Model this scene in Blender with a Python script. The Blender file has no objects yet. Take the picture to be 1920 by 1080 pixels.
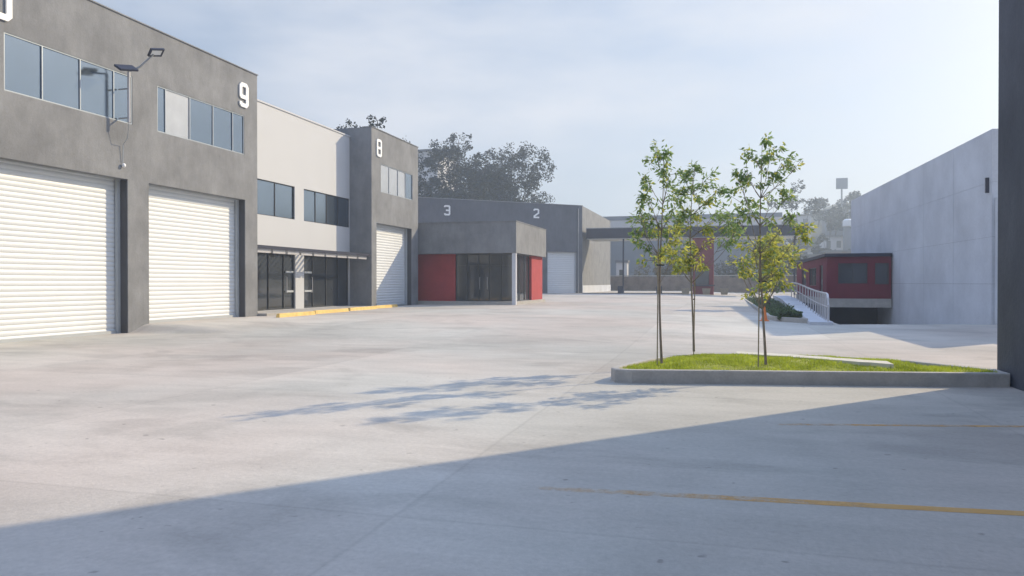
import bpy, bmesh, math, random
from mathutils import Vector, Matrix, noise as mnoise
C = bpy.context.scene.collection
scn = bpy.context.scene
R = math.radians

# ------------------------------------------------------------------ camera
cam_d = bpy.data.cameras.new('camera'); cam = bpy.data.objects.new('camera', cam_d); C.objects.link(cam)
cam_d.lens = 26.25; cam_d.sensor_width = 36; cam_d.clip_end = 3000; cam_d.clip_start = 0.05
cam.location = (0, 0, 1.6); cam.rotation_euler = (R(90 - 0.41), 0, R(15.57))
scn.camera = cam

# ------------------------------------------------------------------ light
SUN_EL, SUN_AZ = 30.0, 41.8            # azimuth from +Y towards +X
sun_dir = Vector((math.sin(R(SUN_AZ)) * math.cos(R(SUN_EL)), math.cos(R(SUN_AZ)) * math.cos(R(SUN_EL)), math.sin(R(SUN_EL))))
w = bpy.data.worlds.new('World'); scn.world = w; w.use_nodes = True
nt = w.node_tree; nt.nodes.clear()
def WN(t, **k):
    n = nt.nodes.new(t)
    for a, b in k.items(): setattr(n, a, b)
    return n
sky = WN('ShaderNodeTexSky'); sky.sky_type = 'NISHITA'; sky.sun_disc = False
sky.sun_elevation = R(SUN_EL); sky.sun_rotation = R(SUN_AZ); sky.dust_density = 2.0; sky.air_density = 1.0; sky.ozone_density = 2.0
tc = WN('ShaderNodeTexCoord')
mp = WN('ShaderNodeMapping'); mp.inputs['Scale'].default_value = (1.0, 1.0, 3.2); mp.inputs['Location'].default_value = (0.35, 0.2, 0.1)
nz = WN('ShaderNodeTexNoise'); nz.inputs['Scale'].default_value = 2.1; nz.inputs['Detail'].default_value = 5; nz.inputs['Roughness'].default_value = 0.52
rmp = WN('ShaderNodeValToRGB'); rmp.color_ramp.elements[0].position = 0.43; rmp.color_ramp.elements[1].position = 0.66
rmp.color_ramp.elements[0].color = (0, 0, 0, 1); rmp.color_ramp.elements[1].color = (1, 1, 1, 1)
mulc = WN('ShaderNodeMath', operation='MULTIPLY'); mulc.inputs[1].default_value = 0.85
mixc = WN('ShaderNodeMix', data_type='RGBA'); mixc.inputs['B'].default_value = (7.0, 7.1, 7.5, 1)
# a veil of thin high cloud low in the clear sky, with added fill overhead
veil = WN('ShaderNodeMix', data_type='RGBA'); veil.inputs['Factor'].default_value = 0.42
# whitish low down; overhead, out of view, its blue is boosted to fill the shade
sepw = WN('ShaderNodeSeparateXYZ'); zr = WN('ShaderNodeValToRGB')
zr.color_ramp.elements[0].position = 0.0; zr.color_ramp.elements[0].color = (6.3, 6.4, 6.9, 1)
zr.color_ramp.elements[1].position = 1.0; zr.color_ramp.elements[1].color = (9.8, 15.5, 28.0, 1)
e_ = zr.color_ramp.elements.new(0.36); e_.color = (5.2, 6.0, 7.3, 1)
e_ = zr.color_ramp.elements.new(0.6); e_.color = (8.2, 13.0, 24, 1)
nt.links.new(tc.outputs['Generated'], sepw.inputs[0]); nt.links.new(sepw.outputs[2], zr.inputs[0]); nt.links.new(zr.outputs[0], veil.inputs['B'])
bg = WN('ShaderNodeBackground'); bg.inputs['Strength'].default_value = 0.105
out = WN('ShaderNodeOutputWorld')
L = nt.links.new
L(tc.outputs['Generated'], mp.inputs['Vector']); L(mp.outputs[0], nz.inputs['Vector']); L(nz.outputs['Fac'], rmp.inputs[0])
L(rmp.outputs[0], mulc.inputs[0]); L(mulc.outputs[0], mixc.inputs['Factor'])
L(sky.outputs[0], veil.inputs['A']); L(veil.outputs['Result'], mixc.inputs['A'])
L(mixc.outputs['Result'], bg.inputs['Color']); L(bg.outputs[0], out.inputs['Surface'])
sd = bpy.data.lights.new('sun', 'SUN'); sd.energy = 4.8; sd.angle = R(0.6); sd.color = (1.0, 0.83, 0.56)
so = bpy.data.objects.new('sun', sd); C.objects.link(so); so.rotation_euler = sun_dir.to_track_quat('Z', 'Y').to_euler(); so.location = (30, 30, 40)
scn.view_settings.view_transform = 'Standard'; scn.view_settings.look = 'None'
scn.view_settings.exposure = 0.27; scn.view_settings.gamma = 1.0
try: scn.view_settings.use_curve_mapping = False
except Exception: pass
scn.render.engine = 'CYCLES'

# ------------------------------------------------------------------ materials
def mat(name, col, rough=0.85, var=0.12, scale=1.5, bump=0.0, bscale=30, metal=0.0, spec=0.3, col2=None, detail=6, stretch=None, speck=0.0, trans=0.0):
    m = bpy.data.materials.new(name); m.use_nodes = True
    t = m.node_tree; n = t.nodes; l = t.links.new
    b = n['Principled BSDF']
    b.inputs['Roughness'].default_value = rough; b.inputs['Metallic'].default_value = metal
    b.inputs['Specular IOR Level'].default_value = spec
    co = n.new('ShaderNodeTexCoord'); src = co.outputs['Object']
    if stretch:
        mpp = n.new('ShaderNodeMapping'); mpp.inputs['Scale'].default_value = stretch; l(src, mpp.inputs[0]); src = mpp.outputs[0]
    a = n.new('ShaderNodeTexNoise'); a.inputs['Scale'].default_value = scale; a.inputs['Detail'].default_value = detail; a.inputs['Roughness'].default_value = 0.6
    l(src, a.inputs['Vector'])
    mr = n.new('ShaderNodeMapRange'); mr.inputs['From Min'].default_value = 0.3; mr.inputs['From Max'].default_value = 0.7
    l(a.outputs['Fac'], mr.inputs['Value'])
    mx = n.new('ShaderNodeMix'); mx.data_type = 'RGBA'
    c1 = tuple(max(0, c * (1 - var)) for c in col); c2 = col2 or tuple(min(1, c * (1 + var)) for c in col)
    mx.inputs['A'].default_value = (*c1, 1); mx.inputs['B'].default_value = (*c2, 1)
    l(mr.outputs[0], mx.inputs['Factor']); colout = mx.outputs['Result']
    if speck and name.endswith('plaster'):
        mp3 = n.new('ShaderNodeMapping'); mp3.inputs['Scale'].default_value = (2.2, 2.2, .8); l(co.outputs['Object'], mp3.inputs[0])
        s3 = n.new('ShaderNodeTexNoise'); s3.inputs['Scale'].default_value = 1.4; s3.inputs['Detail'].default_value = 7; s3.inputs['Roughness'].default_value = .7; l(mp3.outputs[0], s3.inputs['Vector'])
        r3 = n.new('ShaderNodeMapRange'); r3.inputs['From Min'].default_value = .35; r3.inputs['From Max'].default_value = .68; r3.inputs['To Min'].default_value = .90; r3.inputs['To Max'].default_value = 1.08; l(s3.outputs['Fac'], r3.inputs['Value'])
        m3 = n.new('ShaderNodeMix'); m3.data_type = 'RGBA'; m3.blend_type = 'MULTIPLY'; m3.inputs['Factor'].default_value = 1
        l(colout, m3.inputs['A']); l(r3.outputs[0], m3.inputs['B']); colout = m3.outputs['Result']
    if speck:
        s = n.new('ShaderNodeTexNoise'); s.inputs['Scale'].default_value = bscale; s.inputs['Detail'].default_value = 3; l(co.outputs['Object'], s.inputs['Vector'])
        r2 = n.new('ShaderNodeMapRange'); r2.inputs['From Min'].default_value = 0.3; r2.inputs['From Max'].default_value = 0.7
        r2.inputs['To Min'].default_value = 1 - speck; r2.inputs['To Max'].default_value = 1 + speck; l(s.outputs['Fac'], r2.inputs['Value'])
        m2 = n.new('ShaderNodeMix'); m2.data_type = 'RGBA'; m2.blend_type = 'MULTIPLY'; m2.inputs['Factor'].default_value = 1
        l(colout, m2.inputs['A']); l(r2.outputs[0], m2.inputs['B']); colout = m2.outputs['Result']
    l(colout, b.inputs['Base Color'])
    if bump:
        s = n.new('ShaderNodeTexNoise'); s.inputs['Scale'].default_value = bscale; s.inputs['Detail'].default_value = 4; l(co.outputs['Object'], s.inputs['Vector'])
        bp = n.new('ShaderNodeBump'); bp.inputs['Strength'].default_value = bump; bp.inputs['Distance'].default_value = 0.02
        l(s.outputs['Fac'], bp.inputs['Height']); l(bp.outputs[0], b.inputs['Normal'])
    if trans:
        tr = n.new('ShaderNodeBsdfTranslucent'); l(colout, tr.inputs['Color'])
        ms = n.new('ShaderNodeMixShader'); ms.inputs[0].default_value = trans
        o = n['Material Output']; l(b.outputs[0], ms.inputs[1]); l(tr.outputs[0], ms.inputs[2]); l(ms.outputs[0], o.inputs['Surface'])
    return m

def ground_mat():
    m = bpy.data.materials.new('yard_concrete'); m.use_nodes = True
    t = m.node_tree; n = t.nodes; l = t.links.new; b = n['Principled BSDF']
    b.inputs['Roughness'].default_value = 0.85; b.inputs['Specular IOR Level'].default_value = 0.25
    co = n.new('ShaderNodeTexCoord')
    def noise(sc, st=(1, 1, 1), rot=0, det=6, ro=0.6, dist=0):
        mpp = n.new('ShaderNodeMapping'); mpp.inputs['Scale'].default_value = st; mpp.inputs['Rotation'].default_value = (0, 0, rot); l(co.outputs['Object'], mpp.inputs[0])
        a = n.new('ShaderNodeTexNoise'); a.inputs['Scale'].default_value = sc; a.inputs['Detail'].default_value = det; a.inputs['Roughness'].default_value = ro; a.inputs['Distortion'].default_value = dist
        l(mpp.outputs[0], a.inputs['Vector']); return a.outputs['Fac']
    def rng(v, a0, a1, b0, b1):
        r = n.new('ShaderNodeMapRange'); r.inputs['From Min'].default_value = a0; r.inputs['From Max'].default_value = a1
        r.inputs['To Min'].default_value = b0; r.inputs['To Max'].default_value = b1; l(v, r.inputs['Value']); return r.outputs[0]
    def ma(op, a, bb=None, c=None):
        q = n.new('ShaderNodeMath'); q.operation = op
        for i, v in enumerate((a, bb, c)):
            if v is None: continue
            if isinstance(v, (int, float)): q.inputs[i].default_value = v
            else: l(v, q.inputs[i])
        return q.outputs[0]
    sep = n.new('ShaderNodeSeparateXYZ'); l(co.outputs['Object'], sep.inputs[0])
    X, Y = sep.outputs[0], sep.outputs[1]
    big = rng(noise(0.14, (1, .8, 1), .5, 5, .55), .35, .65, .84, 1.08)
    mid = rng(noise(0.75, (1, 2.2, 1), .3, 6, .6), .3, .7, .93, 1.06)
    streak = rng(noise(1.1, (.6, 3, 1), -.35, 5, .65), .3, .7, .95, 1.04)
    fine = rng(noise(20, (1, 1, 1), 0, 5, .75), .3, .7, .89, 1.10)
    # broom-swept sheets: one tone per poured slab
    cell = n.new('ShaderNodeCombineXYZ')
    l(ma('FLOOR', ma('DIVIDE', ma('ADD', X, 2.15), 5.2)), cell.inputs[0]); l(ma('FLOOR', ma('DIVIDE', ma('ADD', Y, 1.3), 6.0)), cell.inputs[1])
    wn = n.new('ShaderNodeTexWhiteNoise'); l(cell.outputs[0], wn.inputs[0])
    slab = rng(wn.outputs['Value'], 0, 1, .93, 1.05)
    # joints
    def joint(v, off, per, wd):
        wob = ma('MULTIPLY', ma('SUBTRACT', noise(.9), .5), .05)
        f = ma('ABSOLUTE', ma('SUBTRACT', ma('FRACT', ma('ADD', ma('DIVIDE', ma('ADD', ma('ADD', v, wob), off), per), .5)), .5))
        return rng(ma('MULTIPLY', f, per), wd * .1, wd, 0, 1)
    jx = joint(X, 2.15, 5.2, .03); jy = joint(Y, 1.3, 6.0, .03)
    j = rng(ma('MINIMUM', jx, jy), 0, 1, .90, 1.0)
    # dark damp patches and tyre wear
    st = rng(noise(0.23, (1, 1.8, 1), -.2, 7, .62, .6), .53, .60, 1.0, .86)
    st2 = rng(noise(0.5, (1, 1.3, 1), .9, 8, .7, .4), .50, .62, 1.0, .92)
    # faint pairs of tyre marks sweeping through the yard
    rad_ = ma('SQRT', ma('ADD', ma('POWER', ma('ADD', X, 34), 2), ma('POWER', ma('SUBTRACT', Y, -12), 2)))
    ty = ma('ABSOLUTE', ma('SUBTRACT', ma('FRACT', ma('DIVIDE', ma('ADD', rad_, ma('MULTIPLY', noise(.12), 5)), 3.7)), .5))
    tyre = ma('SUBTRACT', 1.0, ma('MULTIPLY', rng(ty, .0, .07, .10, 0), rng(noise(.3, (1, 1, 1), 2, 4), .46, .6, 0, 1)))
    pit = rng(noise(7, (1, 1, 1), 0, 2, .5), .70, .76, 1.0, .68)
    v = big
    for q in (mid, streak, fine, slab, j, st, st2, tyre, pit): v = ma('MULTIPLY', v, q)
    hue = n.new('ShaderNodeMix'); hue.data_type = 'RGBA'
    hue.inputs['A'].default_value = (.505, .445, .39, 1); hue.inputs['B'].default_value = (.47, .452, .405, 1)
    l(rng(noise(0.1, (1, 1, 1), 1, 3), .4, .6, 0, 1), hue.inputs['Factor'])
    mx = n.new('ShaderNodeMix'); mx.data_type = 'RGBA'; mx.blend_type = 'MULTIPLY'; mx.inputs['Factor'].default_value = 1
    l(hue.outputs['Result'], mx.inputs['A']); l(v, mx.inputs['B'])
    # beyond the gate the ground is bare pale earth
    l(mx.outputs['Result'], b.inputs['Base Color'])
    bp = n.new('ShaderNodeBump'); bp.inputs['Strength'].default_value = .35; bp.inputs['Distance'].default_value = .01
    l(noise(40, (1, 1, 1), 0, 4), bp.inputs['Height']); l(bp.outputs[0], b.inputs['Normal'])
    return m

M = {}
M['ground'] = ground_mat()
M['plaster'] = mat('grey_plaster', (.212, .216, .224), var=.19, scale=.9, detail=8, bump=.3, bscale=18, speck=.05)
M['shaded_plaster'] = mat('shaded_plaster', (.125, .13, .148), var=.15, scale=.6, detail=8, bump=.3, bscale=18, speck=.05)  # darker copy of the plaster: the front wall's shade is put into the colour
M['reveal'] = mat('dark_reveal_and_void', (.085, .085, .09), var=.1)
M['white_wall'] = mat('white_panel_wall', (.53, .535, .545), var=.018, scale=.5)
M['shutter'] = mat('white_enamelled_steel', (.66, .68, .69), rough=.45, var=.025, scale=1.2, spec=.4)
M['rail'] = mat('galvanised_rail', (.42, .44, .45), rough=.5, var=.06)
M['glass'] = mat('sky_glass', (.20, .25, .31), rough=.13, var=.05, scale=.6, metal=.85, spec=.5)
M['pale_glass'] = mat('curtained_glass', (.42, .44, .47), rough=.25, var=.08, scale=1.5, metal=.3, spec=.5)
M['dark_glass'] = mat('dark_tinted_glass', (.045, .05, .058), rough=.04, var=.2, scale=.8, metal=.0, spec=.7)
M['frame'] = mat('pale_aluminium', (.32, .36, .40), rough=.4, var=.04, metal=.3)
M['dark_frame'] = mat('dark_aluminium', (.05, .052, .056), rough=.4, var=.1)
M['numwhite'] = mat('number_white', (.86, .86, .85), rough=.5, var=.02)
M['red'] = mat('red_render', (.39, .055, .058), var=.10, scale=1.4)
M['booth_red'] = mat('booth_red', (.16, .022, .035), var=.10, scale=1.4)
M['concrete'] = mat('cast_concrete', (.56, .575, .61), var=.12, scale=.45, detail=9, bump=.2, bscale=12, speck=.04)
M['kerb'] = mat('kerb_concrete', (.40, .38, .35), var=.14, scale=3, detail=7, bump=.3, bscale=30, speck=.06)
M['strip'] = mat('pale_cement', (.58, .55, .47), var=.08, scale=3)
M['yellow'] = mat('yellow_kerb_paint', (.70, .48, .16), var=.18, scale=4, rough=.7)
M['line'] = mat('worn_yellow_line', (.78, .42, .10), var=.10, scale=5, col2=(.70, .44, .18), rough=.85)
M['steel'] = mat('grey_painted_steel', (.30, .31, .32), rough=.5, var=.08)
M['dark_steel'] = mat('dark_painted_steel', (.03, .034, .055), rough=.5, var=.12)
M['rail_white'] = mat('handrail_steel', (.50, .49, .50), rough=.35, var=.05, metal=.2)
M['soil'] = mat('soil', (.10, .075, .045), var=.3, scale=5)
M['turf'] = mat('turf', (.22, .26, .035), var=.3, scale=4, col2=(.36, .37, .06))
M['grass'] = mat('grass_blades', (.36, .46, .04), var=.3, scale=2.5, col2=(.60, .66, .09), rough=.6, trans=.35)
M['bark'] = mat('young_bark', (.24, .20, .16), var=.25, scale=12)
M['bark_dark'] = mat('old_bark', (.07, .06, .055), var=.25, scale=3)
M['stake'] = mat('bamboo_stake', (.32, .27, .19), var=.2, scale=10)
M['leaf_a'] = mat('leaf_green', (.16, .26, .08), var=.35, scale=5, col2=(.34, .47, .19), rough=.5, trans=.5)
M['leaf_y'] = mat('leaf_yellow_green', (.36, .40, .06), var=.3, scale=6, col2=(.66, .64, .14), rough=.5, trans=.52)
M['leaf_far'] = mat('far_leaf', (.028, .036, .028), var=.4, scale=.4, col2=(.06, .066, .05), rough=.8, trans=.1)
M['leaf_dry'] = mat('dry_leaf', (.10, .085, .045), var=.4, scale=.5, col2=(.16, .14, .07), rough=.8, trans=.2)
M['leaf_hedge'] = mat('hedge_leaf', (.035, .07, .02), var=.4, scale=4, col2=(.08, .13, .03), rough=.6, trans=.2)
M['stone'] = mat('brown_stone', (.20, .145, .12), var=.35, scale=1.1, col2=(.27, .21, .17), bump=.3, bscale=3)
M['earth'] = mat('bare_earth', (.42, .37, .31), var=.15, scale=.2)
M['far_wall'] = mat('far_grey_wall', (.20, .22, .25), var=.08, scale=.3)
M['far_pale'] = mat('far_pale_wall', (.55, .54, .54), var=.06, scale=.3)
M['far_brick'] = mat('far_brick_wall', (.24, .20, .19), var=.15, scale=.3)
M['far_roof'] = mat('far_roof', (.15, .15, .16), var=.1, scale=.3)
M['hill'] = mat('hillside', (.07, .085, .05), var=.4, scale=.06, col2=(.16, .15, .11))
M['orange'] = mat('cone_orange', (.75, .20, .05), var=.06)
M['tank'] = mat('white_tank', (.8, .8, .8), var=.03)
M['pot'] = mat('tan_pot', (.30, .24, .17), var=.15, scale=5)
M['lens'] = mat('lamp_lens', (.75, .76, .76), rough=.3, var=.05)

# ------------------------------------------------------------------ mesh helpers
class MB:
    def __init__(s): s.v = []; s.f = []
    def add(s, vs, fs):
        o = len(s.v); s.v += [tuple(p) for p in vs]; s.f += [tuple(i + o for i in q) for q in fs]; return s
    def box(s, x0, x1, y0, y1, z0, z1, tf=None):
        vs = [(x, y, z) for x in (x0, x1) for y in (y0, y1) for z in (z0, z1)]
        if tf: vs = [tf(*p) for p in vs]
        return s.add(vs, [(0, 1, 3, 2), (4, 6, 7, 5), (0, 4, 5, 1), (2, 3, 7, 6), (0, 2, 6, 4), (1, 5, 7, 3)])
    def prism(s, pts, z0, z1):
        n = len(pts)
        g0 = z0 if callable(z0) else (lambda x, y: z0); g1 = z1 if callable(z1) else (lambda x, y: z1)
        vs = [(x, y, g0(x, y)) for x, y in pts] + [(x, y, g1(x, y)) for x, y in pts]
        return s.add(vs, [tuple(range(n))[::-1], tuple(range(n, 2 * n))] + [(i, (i + 1) % n, (i + 1) % n + n, i + n) for i in range(n)])
    def tube(s, pts, rad, n=8, cap=True):
        pts = [Vector(p) for p in pts]; rs = rad if isinstance(rad, (list, tuple)) else [rad] * len(pts)
        rings = []
        for i, p in enumerate(pts):
            d = (pts[min(i + 1, len(pts) - 1)] - pts[max(i - 1, 0)]).normalized()
            a = d.cross(Vector((0, 0, 1)) if abs(d.z) < .9 else Vector((1, 0, 0))).normalized(); b = d.cross(a)
            rings.append([p + (a * math.cos(2 * math.pi * k / n) + b * math.sin(2 * math.pi * k / n)) * rs[i] for k in range(n)])
        vs = [q for r in rings for q in r]; fs = []
        for i in range(len(pts) - 1):
            for k in range(n): fs.append((i * n + k, i * n + (k + 1) % n, (i + 1) * n + (k + 1) % n, (i + 1) * n + k))
        if cap: fs += [tuple(range(n))[::-1], tuple(range((len(pts) - 1) * n, len(pts) * n))]
        return s.add(vs, fs)
    def cells(s, tf, ac, zc, holes, d0, d1):
        """wall slab with openings: grid cuts ac x zc, holes = [(a0,a1,z0,z1)], depth d0..d1; only outside faces are made"""
        def solid(i, j):
            if i < 0 or j < 0 or i >= len(ac) - 1 or j >= len(zc) - 1: return False
            a = (ac[i] + ac[i + 1]) / 2; z = (zc[j] + zc[j + 1]) / 2
            return not any(h[0] < a < h[1] and h[2] < z < h[3] for h in holes)
        for i in range(len(ac) - 1):
            for j in range(len(zc) - 1):
                if not solid(i, j): continue
                a0, a1, z0, z1 = ac[i], ac[i + 1], zc[j], zc[j + 1]
                q = lambda *ps: s.add([tf(*p) for p in ps], [(0, 1, 2, 3)])
                q((a0, d0, z0), (a1, d0, z0), (a1, d0, z1), (a0, d0, z1)); q((a0, d1, z0), (a0, d1, z1), (a1, d1, z1), (a1, d1, z0))
                if not solid(i - 1, j): q((a0, d0, z0), (a0, d0, z1), (a0, d1, z1), (a0, d1, z0))
                if not solid(i + 1, j): q((a1, d0, z0), (a1, d1, z0), (a1, d1, z1), (a1, d0, z1))
                if not solid(i, j - 1): q((a0, d0, z0), (a0, d1, z0), (a1, d1, z0), (a1, d0, z0))
                if not solid(i, j + 1): q((a0, d0, z1), (a1, d0, z1), (a1, d1, z1), (a0, d1, z1))
        return s
    def wall(s, tf, a0, a1, z0, z1, holes, d0, d1):
        ac = sorted(set([a0, a1] + [h[0] for h in holes] + [h[1] for h in holes])); zc = sorted(set([z0, z1] + [h[2] for h in holes] + [h[3] for h in holes]))
        ac = [a for a in ac if a0 <= a <= a1]; zc = [z for z in zc if z0 <= z <= z1]
        return s.cells(tf, ac, zc, holes, d0, d1)
    def ribbon(s, tf, pts, wd, d0, d1, closed=False):
        P = [Vector((p[0], p[1])) for p in pts]; n = len(P); inn = []; ou = []
        for i in range(n):
            pr = P[(i - 1) % n] if (closed or i > 0) else None; nx = P[(i + 1) % n] if (closed or i < n - 1) else None
            d1_ = (P[i] - pr).normalized() if pr is not None else (nx - P[i]).normalized()
            d2_ = (nx - P[i]).normalized() if nx is not None else d1_
            n1 = Vector((-d1_.y, d1_.x)); n2 = Vector((-d2_.y, d2_.x)); m = (n1 + n2).normalized(); k = wd / 2 / max(.3, m.dot(n1))
            inn.append(P[i] + m * k); ou.append(P[i] - m * k)
        for i in range(n if closed else n - 1):
            j = (i + 1) % n
            q = [inn[i], inn[j], ou[j], ou[i]]
            vs = [tf(p.x, d0, p.y) for p in q] + [tf(p.x, d1, p.y) for p in q]
            fs = [(0, 1, 2, 3), (7, 6, 5, 4), (0, 4, 5, 1), (2, 6, 7, 3)]
            if not closed and i == 0: fs.append((0, 3, 7, 4))
            if not closed and i == n - 2: fs.append((1, 5, 6, 2))
            s.add(vs, fs)
        return s
    def build(s, name, m, parent=None, smooth=False, recalc=True, bevel=0):
        me = bpy.data.meshes.new(name); me.from_pydata(s.v, [], s.f); me.update()
        if recalc or bevel:
            bm = bmesh.new(); bm.from_mesh(me)
            bmesh.ops.remove_doubles(bm, verts=bm.verts, dist=1e-5)
            bmesh.ops.recalc_face_normals(bm, faces=bm.faces)
            if bevel: bmesh.ops.bevel(bm, geom=[e for e in bm.edges if e.calc_face_angle(0) > .5], offset=bevel, segments=2, affect='EDGES', profile=.6)
            bm.to_mesh(me); bm.free()
        if smooth:
            for p in me.polygons: p.use_smooth = True
        me.materials.append(M[m] if isinstance(m, str) else m)
        o = bpy.data.objects.new(name, me); C.objects.link(o)
        if parent is not None:
            o.parent = parent; o.location = -world_loc(parent) if True else (0, 0, 0)
        return o
def world_loc(o):
    v = Vector((0, 0, 0))
    while o is not None: v = v + o.location; o = o.parent
    return v
def tag(o, label=None, cat=None, group=None, kind=None):
    if label: o['label'] = label
    if cat: o['category'] = cat
    if group: o['group'] = group
    if kind: o['kind'] = kind
    return o
def thing(name, label, cat, loc=(0, 0, 0), group=None):
    o = bpy.data.objects.new(name, None); C.objects.link(o); o.location = loc; o.empty_display_size = .3
    return tag(o, label, cat, group)
def copy_tree(o, parent=None):
    c = o.copy(); C.objects.link(c); c.parent = parent
    for ch in list(o.children): copy_tree(ch, c)
    return c
def ss(a, b, x):
    t = min(1, max(0, (x - a) / (b - a))); return t * t * (3 - 2 * t)

# ------------------------------------------------------------------ ground
def crest(x): return 31.0 + .25 * (x - 4)
def gz(x, y):
    near = .25 * ss(15, 29, y); door = .25 * ss(19.35, 20.3, y)
    k = ss(-13.5, -17, x)
    left = (near * (1 - k) + door * k) * ss(4, -6, x)
    far = .22 * ss(45, 78, y)
    if x > 4.4: left = far = 0
    z = left + far
    if 4.4 < x < 13 and y > crest(x) and y < 70:
        z = -min(1.35, .085 * (y - crest(x)))
    elif x >= 13 or (x > 4.4 and y >= 70): z = .35 * ss(60, 78, y) if y >= 70 else 0
    return z
def frange(a, b, st):
    r = []; v = a
    while v < b - 1e-6: r.append(round(v, 4)); v += st
    return r
xs = [-400, -250, -150, -90, -60] + frange(-45, -19, 2) + frange(-19, 4.4, .6) + [4.399, 4.402] + frange(5, 13, .8) + [12.999, 13.002] + frange(14, 30, 2) + [40, 60, 90, 150, 250, 400]
ys = [-60, -30, -15] + frange(-10, 18.5, 1.5) + frange(18.5, 21, .15) + frange(21, 45, .7) + frange(45, 69.9, 1.5) + [69.99, 70.0] + frange(71, 120, 3) + [130, 160, 200, 260, 340, 450, 600]
mb = MB(); xs = sorted(set(xs)); ys = sorted(set(ys))
mb.v = [(x, y, gz(x, y)) for x in xs for y in ys]; ny = len(ys)
mb.f = [(i * ny + j, (i + 1) * ny + j, (i + 1) * ny + j + 1, i * ny + j + 1) for i in range(len(xs) - 1) for j in range(ny - 1)]
g = mb.build('ground', 'ground', recalc=False); tag(g, kind='structure')

# worn yellow parking lines on the shaded slab
def strip_line(p, q, wd, name, m, label):
    p = Vector(p); q = Vector(q); d = (q - p).normalized(); nn = Vector((-d.y, d.x)) * wd / 2
    b = MB(); n = 40
    for i in range(n + 1):
        t = p.lerp(q, i / n); k1 = 1 + .04 * mnoise.noise((i * .7, p.x, 1)); k2 = 1 + .04 * mnoise.noise((i * .7, p.x, 5))
        for sgn, k in ((1, k1), (-1, k2)):
            c = t + nn * sgn * k; b.v.append((c.x, c.y, gz(c.x, c.y) + .002))
    b.f = [(2 * i, 2 * i + 1, 2 * i + 3, 2 * i + 2) for i in range(n)]
    return tag(b.build(name, m, recalc=False), label, 'road marking', 'painted parking lines')
def line_mat(name, cov):
    m = M['line'].copy(); m.name = name
    t = m.node_tree; n = t.nodes; l = t.links.new
    tcn = n.new('ShaderNodeTexCoord'); a = n.new('ShaderNodeTexNoise'); a.inputs['Scale'].default_value = 4; a.inputs['Detail'].default_value = 8; a.inputs['Roughness'].default_value = .75
    l(tcn.outputs['Object'], a.inputs['Vector'])
    r = n.new('ShaderNodeMapRange'); r.inputs['From Min'].default_value = 1 - cov - .15; r.inputs['From Max'].default_value = 1 - cov + .15; 
    sp = n.new('ShaderNodeSeparateXYZ'); l(tcn.outputs['Object'], sp.inputs[0]); rx = n.new('ShaderNodeMapRange')
    rx.inputs['From Min'].default_value = -1.6; rx.inputs['From Max'].default_value = 1.6; rx.inputs['To Min'].default_value = -.34; rx.inputs['To Max'].default_value = .10; l(sp.outputs[0], rx.inputs['Value'])
    ad = n.new('ShaderNodeMath'); ad.operation = 'ADD'; l(a.outputs['Fac'], ad.inputs[0]); l(rx.outputs[0], ad.inputs[1]); l(ad.outputs[0], r.inputs['Value'])
    # worn away: paint thins out and lets the slab show
    tr = n.new('ShaderNodeBsdfTransparent'); am = n.new('ShaderNodeMath'); am.operation = 'MULTIPLY'; am.inputs[1].default_value = .72; l(r.outputs[0], am.inputs[0]); ms = n.new('ShaderNodeMixShader'); l(am.outputs[0], ms.inputs[0]); l(tr.outputs[0], ms.inputs[1]); l(n['Principled BSDF'].outputs[0], ms.inputs[2])
    l(ms.outputs[0], n['Material Output'].inputs['Surface']); return m
M['line1'] = line_mat('worn_line_near', .62); M['line2'] = line_mat('worn_line_far', .42)
strip_line((-1.5, 5.64), (4.3, 6.1), .12, 'parking_line', 'line1', 'worn yellow painted line crossing the shaded slab in the foreground')
strip_line((-.3, 8.7), (4.3, 9.75), .10, 'parking_line', 'line2', 'faint almost worn away yellow line in the shade nearer the kerbed grass island')

# ------------------------------------------------------------------ facades
FX_ = -18.0
def fac(x):      # depth d grows inwards (towards -X)
    return lambda a, d, z: (x - d, a, z)
def roller_door(parent, tf, a0, a1, z0, z1, d, label=None, pitch=.15):
    """corrugated roller shutter with guide rails in an opening"""
    s = MB(); n = int((z1 - z0) / pitch)
    prof = []
    for i in range(n + 1):
        b = z0 + i * pitch
        for dz, dd in ((0, .0), (.018, -.010), (.045, -.018), (.075, -.021), (.105, -.018), (.132, -.010)):
            if b + dz * pitch / .15 < z1: prof.append((b + dz * pitch / .15, d + dd))
    prof.append((z1, d))
    k = len(s.v)
    for z, dd in prof: s.v += [tf(a0 + .05, dd, z), tf(a1 - .05, dd, z)]
    s.f = [(2 * i, 2 * i + 1, 2 * i + 3, 2 * i + 2) for i in range(len(prof) - 1)]
    o = s.build('roller_door', 'shutter', parent, recalc=False)
    if label: o['label'] = label
    for q0, q1 in ((a0, a0 + .13), (a1 - .13, a1)):
        MB().box(q0, q1, d - .14, d - .045, z0, z1 - .02, tf).build('guide_rail', 'rail', o)
    MB().box(a0 + .13, a1 - .13, d - .10, d - .04, z0, z0 + .09, tf).build('bottom_bar', 'rail', o)
    MB().box(a0, a1, d - .16, d - .04, z1 - .02, z1 + .03, tf).build('shutter_hood', 'rail', o)
    return o
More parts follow.
